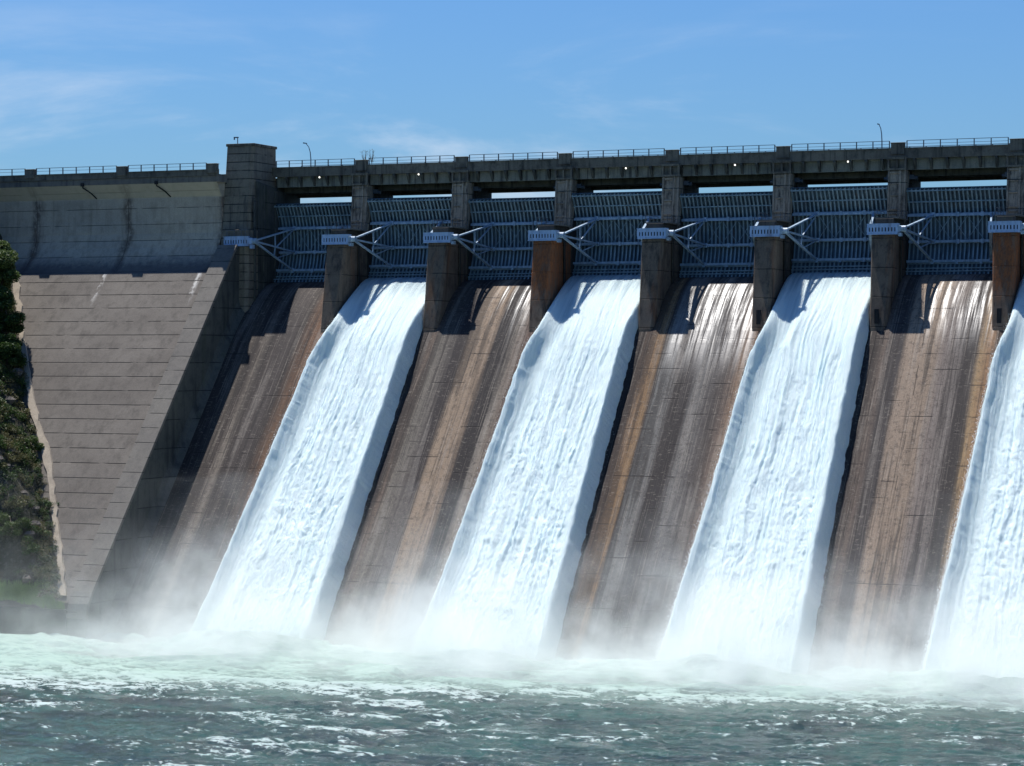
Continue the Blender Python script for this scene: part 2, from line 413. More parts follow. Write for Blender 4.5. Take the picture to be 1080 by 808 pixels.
# ------------------------------------------------------------------ piers
def make_pier(n):
    X = 16.0*n
    rusty = n in (3, 7)
    e = empty('pier', (X, 0, 46.0))
    mb = MB()
    rings = []
    for z, yf, w in ((42.0, -4.0, .95), (46.3, -3.1, 1.1), (52.5, -1.5, 1.35), (58.85, 0.0, 1.6)):
        c = .32
        wb = min(w, 1.12); rings.append([(X-wb, 8.0, z), (X-wb, yf+2.3, z), (X-w, yf+2.0, z), (X-w, yf+c, z), (X-w+c*.6, yf, z), (X+w-c, yf, z), (X+w, yf+c*1.6, z), (X+w, yf+2.0, z), (X+wb, yf+2.3, z), (X+wb, 8.0, z)])
    mb.loft(rings)
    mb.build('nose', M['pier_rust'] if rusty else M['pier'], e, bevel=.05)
    # body up to the bridge, with the gate guides
    mb = MB()
    mb.box(X-1.2, X+1.2, .9, 8.0, 58.86, 61.0)
    mb.extx([(8.003, 42.0), (17.0, 42.0), (17.0, 69.15), (10.6, 69.15), (10.3, 67.3), (8.003, 60.4)], X-1.2, X+1.2)
    mb.box(X-1.32, X+1.32, 10.9, 11.3, 52.5, 67.0)
    mb.box(X+1.2, X+1.42, 4.6, 5.1, 50.0, 58.8); mb.box(X-1.42, X-1.2, 4.6, 5.1, 50.0, 58.8)
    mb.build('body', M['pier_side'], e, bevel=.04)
    # front column
    mb = MB()
    f = lambda z: 7.15 + (z-60.4)*.11
    zt = 67.85
    mb.loft([[(X-1.2, 8.02, 60.4), (X-1.2, f(60.4)+.12, 60.4), (X+1.2, f(60.4)+.12, 60.4), (X+1.2, 8.02, 60.4)],
             [(X-1.18, 10.5, zt), (X-1.18, f(zt)+.12, zt), (X+1.18, f(zt)+.12, zt), (X+1.18, 10.5, zt)]])
    for xa, xb in ((-1.22, -.98), (.3, .62), (.98, 1.22)):
        mb.loft([[(X+xa, f(60.4)+.2, 60.4), (X+xa, f(60.4)-.08, 60.4), (X+xb, f(60.4)-.08, 60.4), (X+xb, f(60.4)+.2, 60.4)],
                 [(X+xa, f(zt)+.2, zt), (X+xa, f(zt)-.08, zt), (X+xb, f(zt)-.08, zt), (X+xb, f(zt)+.2, zt)]])
    for z, hh in ((61.0,.3),(61.9,.18),(62.5,.25),(64.4,.16),(66.0,.14),(67.4,.3)):
        mb.box(X-.97, X+.29, f(z)-.04, f(z)+.2, z, z+hh)
    mb.build('column', M['column'], e, bevel=.04)
    # bearing head with two dark pockets
    mb = MB()
    mb.box(X-1.35, X+1.35, 7.55, 8.38, 69.3, 69.62)
    mb.box(X-1.35, X+1.35, 7.7, 8.38, 67.85, 68.12)
    for xa, xb in ((-1.3, -1.02), (-.14, .14), (1.02, 1.3)): mb.box(X+xa, X+xb, 7.72, 8.38, 68.12, 69.3)
    mb.box(X-1.3, X+1.3, 8.1, 8.38, 68.12, 69.3)
    mb.build('bearing_head', M['bridge'], e)
    # service platform on the nose
    p = MB()
    p.box(X-1.55, X+1.75, 1.3, 7.0, 61.05, 61.22)
    pass
    pl = p.build('platform', M['band'], e)
    h = MB()
    for x_ in (-1.48, 1.68):
        for y_ in (1.4, 3.2, 5.0, 6.8): h.beam((X+x_, y_, 61.22), (X+x_, y_, 62.2), .06)
        for z_ in (61.7, 62.2): h.beam((X+x_, 1.4, z_), (X+x_, 6.8, z_), .05)
    h.beam((X-1.7, .5, 60.2), (X-1.7, .5, 61.5), .1); h.beam((X-1.48, 1.4, 62.2), (X+.2, 1.4, 62.2), .05)
    h.build('handrail', M['rail'], pl)
    # trunnion beam: plate with a row of slots, tapered ends and hubs
    t = MB()
    x0, x1, z0, z1 = X-2.05, X+2.05, 58.93, 60.2
    y0, y1 = -.45, .85
    for a, b in ((z0, z0+.3), (z1-.42, z1)): t.box(x0, x1, y0, y0+.12, a, b)
    nsl = 9; xs = np.linspace(x0+.12, x1-.12, nsl+1)
    for i in range(nsl+1):
        w_ = .13 if 0 < i < nsl else .16
        t.box(xs[i]-w_, xs[i]+w_, y0, y0+.12, z0+.3, z1-.42)
    t.box(x0-.03, x1+.03, y0-.06, y1, z0-.08, z0); t.box(x0-.03, x1+.03, y0-.06, y1, z1, z1+.09)
    t.box(x0, x0+.1, y0+.12, y1, z0, z1); t.box(x1-.1, x1, y0+.12, y1, z0, z1)
    tb = t.build('trunnion_beam', M['truss'], e)
    d = MB(); d.box(x0+.12, x1-.12, y0+.45, y0+.6, z0+.02, z1-.02); d.build('slot_recess', M['dark'], tb)
    k = MB(); q = 1
    k.loft([[(X+2.06, -.3, 59.05), (X+2.06, .7, 59.05), (X+2.06, .7, 60.1), (X+2.06, -.3, 60.1)],
            [(X+2.5, -.1, 59.3), (X+2.5, .5, 59.3), (X+2.5, .5, 59.9), (X+2.5, -.1, 59.9)]])
    k.tube([(X+2.3, .2, 59.6), (X+2.95, .2, 59.6)], .38, 12)
    k.box(X+2.1, X+2.5, -.2, .6, 58.6, 59.06)
    k.build('hub', M['girder'], tb)
    if n in (5, 6, 7):
        d = MB(); d.box(X-.42, X+.12, -2.93, -2.5, 47.1, 49.0); d.build('hatch', M['dark'], e)  # flat dark box stands in for a shaded niche in the nose
    # hoist brackets under the deck
    for s in (-1, 1):
        d = MB()
        d.box(X+s*1.55-.35, X+s*1.55+.35, 9.9, 10.6, 66.75, 67.35); d.tube([(X+s*1.9, 10.2, 66.9), (X+s*2.3, 10.2, 66.9)], .26, 10)
        d.build('hoist_bracket', M['rail'], e)
    return e

pier_look = {1: 'dark pier with a brown nose, first right of the tower, left of the leftmost fall',
             2: 'grey-brown pier at the right edge of the leftmost fall',
             3: 'pier with a bright rust-orange nose left of the second fall',
             4: 'dark grey pier at the right edge of the second fall',
             5: 'brown-grey pier at the left edge of the third fall, fifth from the tower',
             6: 'dark pier with a small hatch low on its nose, right of the third fall',
             7: 'rust-orange pier nearest the right edge of the picture, left of the cut-off fall',
             8: 'pier beyond the cut-off fall at the far right'}
for n in range(1, 9):
    tag(make_pier(n), pier_look[n], 'dam pier', 'piers between the spillway gates')

# ------------------------------------------------------------------ gates
TZ = 59.6; TY = .2; R = 10.0
def make_gate(b, openang):
    XC = 16.0*b - 8
    e = empty('radial_gate', (XC, TY, TZ))
    def P(x, r, th): return (x, TY + r*cos(th), TZ + r*sin(th))
    t0 = radians(-37.0) + openang; t1 = radians(35.5) + openang
    N = 30; ths = np.linspace(t0, t1, N+1)
    hw = 6.78
    mb = MB()
    ring = lambda x: [P(XC+x, R, t) for t in ths] + [P(XC+x, R+.12, t) for t in reversed(ths)]
    mb.loft([ring(-hw), ring(hw)])
    mb.build('skin_plate', M['gate'], e)
    mb = MB()
    for x in np.linspace(-hw+.15, hw-.15, 24):
        x = float(x)
        web = [P(XC+x-.03, R-.34, t) for t in ths]
        ringa = lambda xx, ra, rb: [P(XC+xx, ra, t) for t in ths] + [P(XC+xx, rb, t) for t in reversed(ths)]
        mb.loft([ringa(x-.025, R-.34, R-.002), ringa(x+.025, R-.34, R-.002)])
        mb.loft([ringa(x-.11, R-.38, R-.342), ringa(x+.11, R-.38, R-.342)])
    mb.build('rib_set', M['gate_rib'], e)
    gz = [radians(13.9), radians(-8.6), radians(-26.4)]
    for i, th in enumerate(gz):
        th = th + openang
        c = P(0, 9.32, th)
        g = MB()
        wd = hw if i != 1 else hw-.1
        for rr, w_, h_ in ((9.08, .09, .34), (9.55, .09, .34)):
            q = P(0, rr, th); g.beam((XC-wd, q[1], q[2]), (XC+wd, q[1], q[2]), w_, h_)
        g.beam((XC-wd, c[1], c[2]), (XC+wd, c[1], c[2]), .4, .06)
        for x in (-3.3, 0, 3.3): g.beam((XC+x-.2, c[1]-.3, c[2]), (XC+x+.2, c[1]-.3, c[2]), .12, .6)
        g.build('girder', M['girder'], e)
    g = MB()
    for r_, dt in ((9.5, -34.5), (9.5, -31.6), (9.6, 24.5), (9.62, 34.3)):
        q = P(0, r_, radians(dt)+openang); g.beam((XC-hw, q[1], q[2]), (XC+hw, q[1], q[2]), .12, .16)
    # light X bracing between the two upper girders
    for x0 in (-3.3, 0, 3.3-6.6-3.3+6.6):
        pass
    for x0, x1 in ((-3.2, -1.0), (-1.0, 1.2), (1.2, 3.4)):
        a0 = P(XC+x0, 9.45, gz[0]+openang-.03); a1 = P(XC+x1, 9.45, gz[1]+openang+.03)
        b0 = P(XC+x1, 9.40, gz[0]+openang-.03); b1 = P(XC+x0, 9.40, gz[1]+openang+.03)
        g.beam(a0, a1, .07); g.beam(b0, b1, .07)
    g.build('bracing', M['gate_rib'], e)
    for s in (-1, 1):
        a = MB()
        hub = np.array((XC + (-5.45 if s < 0 else 6.05), TY+(0 if s < 0 else .5), TZ))
        ends = [np.array(P(XC + (-3.3 if s < 0 else 4.6), 9.05, th+openang)) for th in gz]
        for i, q in enumerate(ends):
            a.beam(hub, q, .2, .34, up=(s*1.0, 0, 0))
        m = [hub + (q-hub)*.52 for q in ends]
        a.beam(m[0], m[1], .16); a.beam(m[1], hub + (ends[2]-hub)*.52, .16)
        a.beam(ends[0], m[1] + (ends[1]-hub)*.02, .16)
        a.beam(ends[1], m[2] + (ends[2]-hub)*.06, .13)
        a.tube([hub - np.array((.5, 0, 0) if s < 0 else (.15, 0, 0)), hub + np.array((.5, 0, 0) if s < 0 else (.12, 0, 0))], .42, 12)
        for q in ends: a.box(q[0]-.28, q[0]+.28, q[1]-.1, q[1]+.25, q[2]-.28, q[2]+.28)
        a.build('arm', M['girder'], e)
    return e
nth = ['', 'first', 'second', 'third', 'fourth', 'fifth', 'sixth', 'seventh', 'eighth']
for b in range(1, 9):
    ev = b % 2 == 0
    g = make_gate(b, radians(3.0) if ev else 0.0)
    where = {1: 'closed blue-grey radial gate beside the tall tower, above the darkest dry chute',
             2: 'slightly raised blue-grey gate letting out the leftmost fall',
             3: 'closed blue-grey gate above the tan and black striped dry chute',
             4: 'slightly raised blue-grey gate letting out the second fall',
             5: 'closed blue-grey gate above the grey dry chute with orange edges',
             6: 'slightly raised blue-grey gate letting out the third fall',
             7: 'closed blue-grey gate above the tan dry chute at right',
             8: 'raised blue-grey gate at the right edge above the cut-off fall'}[b]
    tag(g, where, 'sluice gate', 'radial gates between the piers')

# ------------------------------------------------------------------ bridge over the gates
br = empty('bridge', (72, 12, 66))
tag(br, 'long concrete road bridge across the piers with ribbed fascia and thin railing', 'bridge')
mb = MB(); mb.extx([(8.4, 69.72), (8.75, 69.72), (8.75, 70.72), (8.82, 70.72), (8.82, 70.9), (8.3, 70.9), (8.3, 70.72), (8.4, 70.72)], 1.1, XR)
mb.box(1.7, XR, 16.5, 16.8, 69.72, 70.8)
mb.build('parapet', M['bridge'], br)
mb = MB(); mb.extx([(9.2, 69.45), (9.2, 67.95), (9.6, 67.95), (9.6, 69.45)], 1.7, XR)
mb.build('fascia_girder', M['fascia'], br)
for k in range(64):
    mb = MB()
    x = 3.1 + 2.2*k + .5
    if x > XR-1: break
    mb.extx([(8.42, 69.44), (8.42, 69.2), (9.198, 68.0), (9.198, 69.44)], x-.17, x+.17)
    mb.build('fascia_rib', M['side'], br)  # darker concrete paints in the shaded sides of the ribs
mb = MB(); mb.box(1.7, XR, 8.4, 16.8, 69.45, 69.715); mb.build('deck', M['bridge'], br)
mb = MB()
for y in (11.6, 14.2, 16.2): mb.box(1.7, XR, y, y+.4, 66.8 if y > 16 else 67.2, 69.44)
mb.build('deck_girder', M['bridge'], br)
for n in range(1, 9):
    mb = MB(); X = 16*n; mb.box(X-.92, X+.92, 8.22, 8.95, 70.0, 71.5); mb.box(X-1.0, X+1.0, 8.15, 9.02, 71.5, 71.62)
    mb.build('parapet_block', M['bridge'], br, bevel=.04)
def railing(x0, x1, y, z, parent, step=2.3, h=.95):
    mb = MB(); n = max(1, round((x1-x0)/step))
    for i in range(n+1):
        x = x0 + (x1-x0)*i/n; mb.beam((x, y, z), (x, y, z+h), .13)
    mb.beam((x0, y, z+h), (x1, y, z+h), .07); mb.beam((x0, y, z+h*.52), (x1, y, z+h*.52), .045)
    return mb.build('railing', M['rail'], parent)
for n in range(0, 9):
    railing(16*n+(1.9 if n == 0 else 1.2), min(16*n+14.8, XR), 8.6, 70.9, br)
railing(2, XR, 16.65, 70.8, br, 2.3, .9)

# glowing discs added for fascia holes that show the sky
for k, x in enumerate((8.9, 25.0, 41.0, 57.0, 73.0, 89.0)):
    e = empty('wall_light', (x, 8.9, 69.3))
    mb = MB(); mb.tube([(x, 9.19, 69.3), (x, 8.92, 69.28)], .15, 12); mb.build('housing', M['rail'], e)
    mb = MB(); mb.tube([(x, 8.915, 69.28), (x, 8.86, 69.27)], [.13, .11], 12); mb.build('lens', M['lit'], e)  # emissive disc stands for bright sky seen through the hole
    tag(e, ['small round white light on the bridge fascia nearest the tower',
            'small round white light on the fascia above the leftmost fall',
            'small round white light on the fascia between the second pier and the rust-orange third pier',
            'small round white light on the fascia above the second fall',
            'small round white light on the fascia above the grey chute with orange edges',
            'small round white light on the fascia above the third fall, rightmost of the lights'][k], 'light', 'small lights under the bridge parapet')

# ------------------------------------------------------------------ tower
tw = empty('tower', (-.6, 4, 44))
tag(tw, 'tall blocky concrete tower rising above the crest at the left end of the bridge', 'tower')
mb = MB()
rings = []
for z, yf, xo in ((44.0, -.4, 0), (59.0, 0.0, 0), (61.3, .15, 0), (61.35, 1.0, -.35), (70.5, 2.2, -.35), (73.7, 2.6, -.35)):
    xr = 1.65 + xo
    rings.append([(-2.75+xo, 9.6, z), (-2.75+xo, yf, z), (xr-.4, yf, z), (xr, yf+.5, z), (xr, 6.6, z), (xr, 9.6, z)])
mb.loft(rings)
mb.build('shaft', M['tower'], tw, bevel=.05)
mb = MB(); mb.box(-3.25, 1.45, 2.45, 9.75, 73.7, 74.1); mb.box(-1.8, -.2, 5, 6, 74.1, 74.25); mb.build('cap', M['bridge'], tw, bevel=.04)
mb = MB()
mb.box(1.66, 1.9, 1.8, 2.3, 47.0, 66.0); mb.extx([(3.1, 47), (3.1, 68.5), (10.7, 67.6), (10.7, 47)], .5, 1.74)
mb.box(1.741, 2.0, 8.2, 10.6, 51.5, 67.4); mb.box(1.741, 1.92, 4.6, 5.0, 52, 68.0); mb.box(-2.7, 1.6, 9.61, 17, 44, 69.4)
mb.build('guide_wall', M['side'], tw, bevel=.03)
t = MB(); x0, x1, z0, z1 = -2.0, 2.05, 58.93, 60.2; y0 = -.55
for a, b in ((z0, z0+.3), (z1-.42, z1)): t.box(x0, x1, y0, y0+.12, a, b)
xs = np.linspace(x0+.12, x1-.12, 10)
for i in range(10): t.box(xs[i]-.13, xs[i]+.13, y0, y0+.12, z0+.3, z1-.42)
t.box(x0-.03, x1+.03, y0-.06, y0+.5, z0-.08, z0); t.box(x0-.03, x1+.03, y0-.06, y0+.5, z1, z1+.09)
t.loft([[(2.06, -.5, 59.05), (2.06, .7, 59.05), (2.06, .7, 60.1), (2.06, -.5, 60.1)], [(2.5, -.1, 59.3), (2.5, .5, 59.3), (2.5, .5, 59.9), (2.5, -.1, 59.9)]])
t.tube([(2.3, .2, 59.6), (2.95, .2, 59.6)], .38, 12); t.box(2.1, 2.5, -.2, .6, 58.5, 59.06)
tb = t.build('trunnion_beam', M['truss'], tw)
d = MB(); d.box(x0+.12, x1-.12, y0+.2, y0+.24, z0+.02, z1-.02); d.build('slot_recess', M['dark'], tb)
h = MB()
for x_ in (-1.6, -.4, .8, 1.5): h.beam((x_, -.3, 60.3), (x_, -.3, 61.2), .06)
h.beam((-1.6, -.3, 61.2), (1.5, -.3, 61.2), .07); h.box(-1.7, 1.6, -.5, .05, 60.29, 60.38); h.build('handrail', M['rail'], tw)

# ------------------------------------------------------------------ left non-overflow dam
dw = empty('dam_wall', (-40, 0, 20))
tag(dw, 'high weathered concrete dam section left of the tower with overhanging top and sloping jointed face', 'dam')
XL = -92.0
neck = [(-.62, 68.35), (.15, 67.35), (.85, 66.35), (.95, 63.0), (.85, 61.0), (.6, 60.0), (.1, 58.9), (-.75, 57.55), (-1.9, 56.3), (-3.3, 55.25), (-3.75, 54.9)]
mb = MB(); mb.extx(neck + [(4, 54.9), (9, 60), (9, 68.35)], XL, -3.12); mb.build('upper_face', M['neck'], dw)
mb = MB(); mb.extx([(1.9, 55.2), (1.9, 68.34), (3, 68.34), (3, 55.2)], -3.1, -2.78); mb.build('joint_recess', M['dark'], dw)
mb = MB(); mb.extx([(slope_y(54.9)-.05, 54.9), (slope_y(10.4), 10.4), (slope_y(10.4)+.1, 1.0), (9, 1.0), (9, 54.9)], XL, -2.62); mb.build('sloping_face', M['slope'], dw)
mb = MB(); mb.extx([(-.66, 68.352), (-.66, 69.25), (9, 69.25), (9, 68.352)], XL, -2.78); mb.build('corbel_band', M['band'], dw)
mb = MB(); mb.extx([(-.85, 69.26), (-.85, 70.0), (-.95, 70.0), (-.95, 70.18), (-.45, 70.18), (-.45, 69.26)], XL, -2.78); mb.box(XL, -2.78, 16.5, 16.8, 69.3, 70.8)
mb.build('parapet', M['bridge'], dw)
mb = MB(); mb.box(XL, -2.9, -.44, 16.8, 69.26, 69.5); mb.box(XL, -2.9, 9.01, 16.8, 10, 69.25); mb.build('roadway', M['bridge'], dw)
for X in (-3.75, -19.0, -35.0, -51.0, -67.0):
    mb = MB(); mb.box(X-.8, X+.8, -1.05, -.25, 69.6, 70.9); mb.box(X-.88, X+.88, -1.12, -.18, 70.9, 71.02); mb.build('parapet_block', M['bridge'], dw, bevel=.04)
for xa, xb in ((-18.0, -4.8), (-34.0, -20.0), (-50, -36), (-66, -52)):
    railing(xa, xb, -.65, 70.18, dw, 2.3, .95)
# drain pipes hanging from the overhang
for X in (-13.2, -25.9):
    mb = MB(); mb.tube([(X, -.6, 68.5), (X+.1, -.8, 68.0), (X+1.0, .1, 67.2), (X+1.6, .75, 66.4)], .1, 8); mb.box(X-.25, X+.25, -.85, -.6, 68.2, 68.7); mb.build('drain_pipe', M['dark'], dw)

# ------------------------------------------------------------------ training wall
tr = empty('training_wall', (-1.2, -20, 3))
tag(tr, 'long sloping concrete training wall with pale coping running down from the tower', 'wall')
of = .32
top = [(slope_y(58.95, of)+.1, 58.95), (slope_y(58.0, of), 58.0), (slope_y(11.8, of), 11.8), (slope_y(11.8, of)-1.0, 10.3), (slope_y(11.8, of)-1.5, 8.5), (slope_y(11.8, of)-1.6, 3.0)]
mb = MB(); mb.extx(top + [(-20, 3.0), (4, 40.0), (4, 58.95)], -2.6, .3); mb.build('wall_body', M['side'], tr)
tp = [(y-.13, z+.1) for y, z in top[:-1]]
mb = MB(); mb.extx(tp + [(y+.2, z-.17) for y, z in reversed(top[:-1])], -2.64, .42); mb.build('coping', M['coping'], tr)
# rounded fillet where the wall meets the first chute
og = [p for p in OGEE if p[0] <= 6.8]
rings = []
for y, z in og:
    rings.append([(.3, y+.2, z-.2), (.3, y-1.05, z+.95), (.62, y-.5, z+.45), (1.3, y-.06, z+.05), (1.3, y+.2, z-.2)])
mb = MB(); mb.loft(rings); mb.build('fillet', M['side'], tr, smooth=False)

# retaining wall on the left bank
rw = MB(); rw.extx([(-41.5, 9.6), (-42.1, 9.6), (-42.4, 1.0), (-38.5, 1.0), (-38.5, 9.2), (-40.4, 9.2), (-40.4, 9.6)], -95, -2.65)
o = rw.build('retaining_wall', M['side'], None)
tag(o, 'low horizontal concrete retaining wall at the water edge below the left bank', 'wall')

# ------------------------------------------------------------------ lamps
def lamp(x, y, z, h, arm, name, lab):
    e = empty('street_lamp', (x, y, z))
    mb = MB(); mb.tube([(x, y, z), (x, y, z+h*.55), (x-.1*arm, y, z+h*.75)], [.11, .08, .07], 8); mb.build('pole', M['pole'], e)
    mb = MB(); mb.tube([(x-.1*arm, y, z+h*.75), (x-.35*arm, y, z+h*.9), (x-.8*arm, y, z+h)], [.07, .06, .055], 8); mb.build('arm', M['pole'], e)
    mb = MB(); mb.loft([[(x-.7*arm, y-.12, z+h-.02), (x-.7*arm, y+.12, z+h-.02), (x-.7*arm, y+.12, z+h+.1), (x-.7*arm, y-.12, z+h+.1)],
                        [(x-1.25*arm, y-.16, z+h+.02), (x-1.25*arm, y+.16, z+h+.02), (x-1.25*arm, y+.16, z+h+.2), (x-1.25*arm, y-.16, z+h+.2)]]); mb.build('lamp_head', M['pole'], e)
    tag(e, lab, 'street lamp', 'street lamps along the dam crest')
lamp(3.95, 15.9, 69.7, 5.3, 1.0, 'street_lamp', 'slender curved street lamp just right of the tall tower')
lamp(92.0, 15.9, 69.7, 5.1, .5, 'street_lamp', 'slender street lamp on the bridge near the sixth pier, far right')
e = empty('lamp_post', (-3.3+.9, 4.5, 74.1))
mb = MB(); mb.tube([(-2.4, 4.5, 74.1), (-2.4, 4.5, 75.2)], .07, 8); mb.build('pole', M['pole'], e)
mb = MB(); mb.box(-3.0, -2.3, 4.35, 4.65, 75.12, 75.28); mb.tube([(-2.95, 4.5, 75.15), (-2.95, 4.5, 74.85)], .1, 8); mb.build('lamp_head', M['pole'], e)
tag(e, 'short hooked lamp post standing on the flat roof of the tower', 'lamp')

# ------------------------------------------------------------------ water material and falls
def fall_material():
    t = NT('white_falling_water')
    at = t.n('ShaderNodeAttribute', attribute_name='glass')
    n1 = t.noise(t.vec(2.2, .06, .09), 1, 6, .65)
    n2 = t.noise(t.vec(2.2, 1.5, 1.5), 1, 6, .7)
    white = lin(218,231,228)
    c = t.mix(t.math('MULTIPLY', t.map(n1, .45, .7), .35), white, lin(186,210,208))
    c = t.mix(t.math('MULTIPLY', t.map(n2, .52, .7), .35), c, lin(205,224,228))
    g = t.math('MULTIPLY', at.outputs['Fac'], t.map(n1, .35, .6, .55, 1))
    c = t.mix(g, c, lin(112,136,150))
    rough = t.math('SUBTRACT', .6, t.math('MULTIPLY', at.outputs['Fac'], .25))
    f1 = t.noise(t.vec(7.0, .4, .5), 1, 8, .75); f2 = t.noise(t.vec(6, 4.0, 4.0), 1, 6, .8)
    f3 = t.noise(t.vec(11, .9, 1.1), 1, 5, .8)
    c = t.mix(t.math('MULTIPLY', t.map(f3, .5, .66), .38), c, lin(176,204,212)); c = t.mix(t.math('MULTIPLY', t.map(f2, .54, .68), .3), c, lin(170,200,210))
    h = t.math('ADD', t.math('MULTIPLY', f1, .8), t.math('MULTIPLY', f2, .8))
    t.bsdf(c, rough, t.bump(h, .65, .35), spec=.25, Subsurface_Weight=.85)
    b_ = [n for n in t.t.nodes if n.type == 'BSDF_PRINCIPLED'][0]; b_.subsurface_method = 'BURLEY'; b_.inputs['Subsurface Radius'].default_value = (1.0, 1.1, 1.2); b_.inputs['Subsurface Scale'].default_value = .5
    return t.m
M['fall'] = fall_material()
t = NT('spray_drop'); t.bsdf(lin(240,246,248), .6, spec=.3); M['drop'] = t.m

def make_fall(b, seed, lab):
    xl, xr = 16*(b-1)+1.22, 16*b-1.22
    e = empty('waterfall', ((xl+xr)/2, -38, WATER))
    prof = [p for p in OGEE if p[0] <= 8.0 and p[1] > 1]
    prof[0] = (8.3, 53.74)
    pa = np.array(prof + [(-39.5, 3.05)])
    seg = np.r_[0, np.cumsum(np.hypot(*np.diff(pa, axis=0).T))]
    L = seg[-1]; NS = 820; NU = 230
    s = np.linspace(0, L, NS)
    Y = np.interp(s, seg, pa[:, 0]); Z = np.interp(s, seg, pa[:, 1])
    k = 17; ker = np.ones(k)/k
    Ys = np.convolve(np.pad(Y, k//2, mode='edge'), ker, 'valid'); Zs = np.convolve(np.pad(Z, k//2, mode='edge'), ker, 'valid')
    Y[9:-9] = Ys[9:-9]; Z[9:-9] = Zs[9:-9]
    dY = np.gradient(Y, s); dZ = np.gradient(Z, s); ln = np.hypot(dY, dZ); nY = dZ/ln; nZ = -dY/ln
    u = (1-np.cos(np.linspace(0, pi, NU)))/2*.35 + np.linspace(0, 1, NU)*.65
    S, U = np.meshgrid(s, u, indexing='ij')
    T = S/L
    spread = sstep(13.0, 22.0, S)
    x0 = xl - 1.0*spread - 1.2*T - 1.9*T**2; x1 = xr + .1*spread + 1.4*T**1.5
    W = x1 - x0
    Xc = x0 + W*U
    d0 = (Xc - x0); d1 = (x1 - Xc)
    flow = sstep(4, 19, S)
    h = .5 + .75*flow + .5*T
    nf = 1 + .12*fbm(S*.35, U*0+3, 5, seed+5, .6)
    fin = np.exp(-((d0-.8)/.9)**2)*(1.35-.5*T)*flow*nf
    dip = -np.exp(-((d0-2.9)/1.0)**2)*.45*flow
    rid = np.exp(-((d1-.75)/1.0)**2)*(1.15-.4*T)*flow*(1+.25*fbm(S*.16, U*0+6, 4, seed+8))
    plateau = .5*sstep(3.4, 4.8, d0)*flow
    ws = fbm(Xc*.35, S*.12, 3, seed+50)*1.2
    st = fbm(Xc*1.0+ws, S*.035, 4, seed)*.30 + vnoise(Xc*3.0+ws*1.5, S*.06, seed+2)*.15 + vnoise(Xc*6.5+ws*2, S*.14, seed+4)*.085
    lump = fbm(Xc*1.0+ws, S*.28, 5, seed+9, .6)*(.05+.26*T**1.5)*flow
    lump2 = fbm(Xc*3.2, S*1.5, 3, seed+19, .6)*(.02+.10*T**1.2)*flow
    bil = np.abs(vnoise(Xc*1.9+ws*2, S*.75, seed+60))*.34 + np.abs(vnoise(Xc*3.9+ws*3, S*1.5, seed+61))*.2 + np.abs(vnoise(Xc*7.5, S*3.1, seed+62))*.11
    bil = bil*(.10+.32*sstep(.3, .9, T + .35*fbm(Xc*.3, S*.08, 3, seed+66)))*flow
    lump = lump + bil
    em = (.15+.85*sstep(1.8, 4.2, d0))*(.15+.85*sstep(1.0, 2.8, d1)); lump = lump*em; lump2 = lump2*em; st = st*(.35+.65*em)*.8
    h = h + fin + dip + rid + plateau + st*(.35+flow*.8) + lump + lump2
    edge = np.minimum(sstep(0, .6+.6*T, d0), sstep(0, .45+1.2*T, d1))
    h = np.maximum(h, .15)*edge**.6 - .12*(1-edge)
    ex = (fbm(S*.8, S*0+1, 5, seed+31, .6)*.2*np.exp(-d0/1.2) - fbm(S*.7, S*0+8, 4, seed+37)*.2*np.exp(-d1/1.2))*flow
    P = np.stack([Xc - ex*1.0, Y[:, None] + nY[:, None]*h*-1*np.sign(-nZ[:, None]*0+1)*-1, Z[:, None] + nZ[:, None]*h], -1)
    # normals point downstream and up
    sgn = np.where(nZ < 0, -1, 1)[:, None]
    P[..., 1] = Y[:, None] + nY[:, None]*sgn*h; P[..., 2] = Z[:, None] + nZ[:, None]*sgn*h
    glass_shade = (1-sstep(1.5, 9.0, S + 3.5*fbm(Xc*1.2, S*.1, 4, seed+3))) * .75
    glass_shade = np.maximum(glass_shade, .5*np.exp(-((d0-3.0)/1.1)**2)*(1-.5*T)*sstep(3, 10, S))  # blue-grey shade of the left fin painted along the dip
    o = grid_mesh('water_sheet', P, M['fall'], e, True, {'glass': glass_shade})
    # spray torn off the edges and the surface: many small drops
    nd = 5000
    V = []; F = []
    r_ = np.random.default_rng(seed)
    for i in range(nd):
        t_ = r_.random()**.6
        si = int(t_*(NS-1))
        if s[si] < 11: continue
        q = r_.random()
        ui = int(abs(r_.normal(0, 7))) if q < .62 else (NU-1-int(abs(r_.normal(0, 4))) if q < .72 else int(r_.random()*NU))
        ui = min(max(ui, 0), NU-1)
        c = P[si, ui].copy()
        rad = r_.uniform(.010, .028)*(1+t_*.6)
        out = r_.exponential(.06)*(1+t_)
        c += np.array((r_.normal(0, .12) - (out*.8 if q < .62 else (-out*.5 if q < .72 else 0)), -.7*out, .55*out + .08))
        b0 = len(V)
        el = r_.uniform(1, 2.6)
        for d in ((1,0,0),(-1,0,0),(0,1,0),(0,-1,0),(0,-.6*el,-el),(0,.6*el,el)):
            V.append(tuple(c + rad*np.array(d)*r_.uniform(.7, 1.2)))
        for f in ((0,2,5),(2,1,5),(1,3,5),(3,0,5),(2,0,4),(1,2,4),(3,1,4),(0,3,4)): F.append(tuple(b0+j for j in f))
    m = MB(); m.v = V; m.f = F
    d = m.build('spray_drops', M['drop'], e, True); d['kind'] = 'stuff'
    tag(e, lab, 'waterfall', 'white falls below the open gates')
    return e
make_fall(2, 3, 'leftmost foaming white fall, between the dark brown chute and the striped one')
make_fall(4, 14, 'second foaming white fall from the left, right of the rust-orange pier')
make_fall(6, 25, 'third foaming white fall, between the orange-edged chute and the tan one')
make_fall(8, 36, 'foaming white fall cut off by the right edge of the picture')

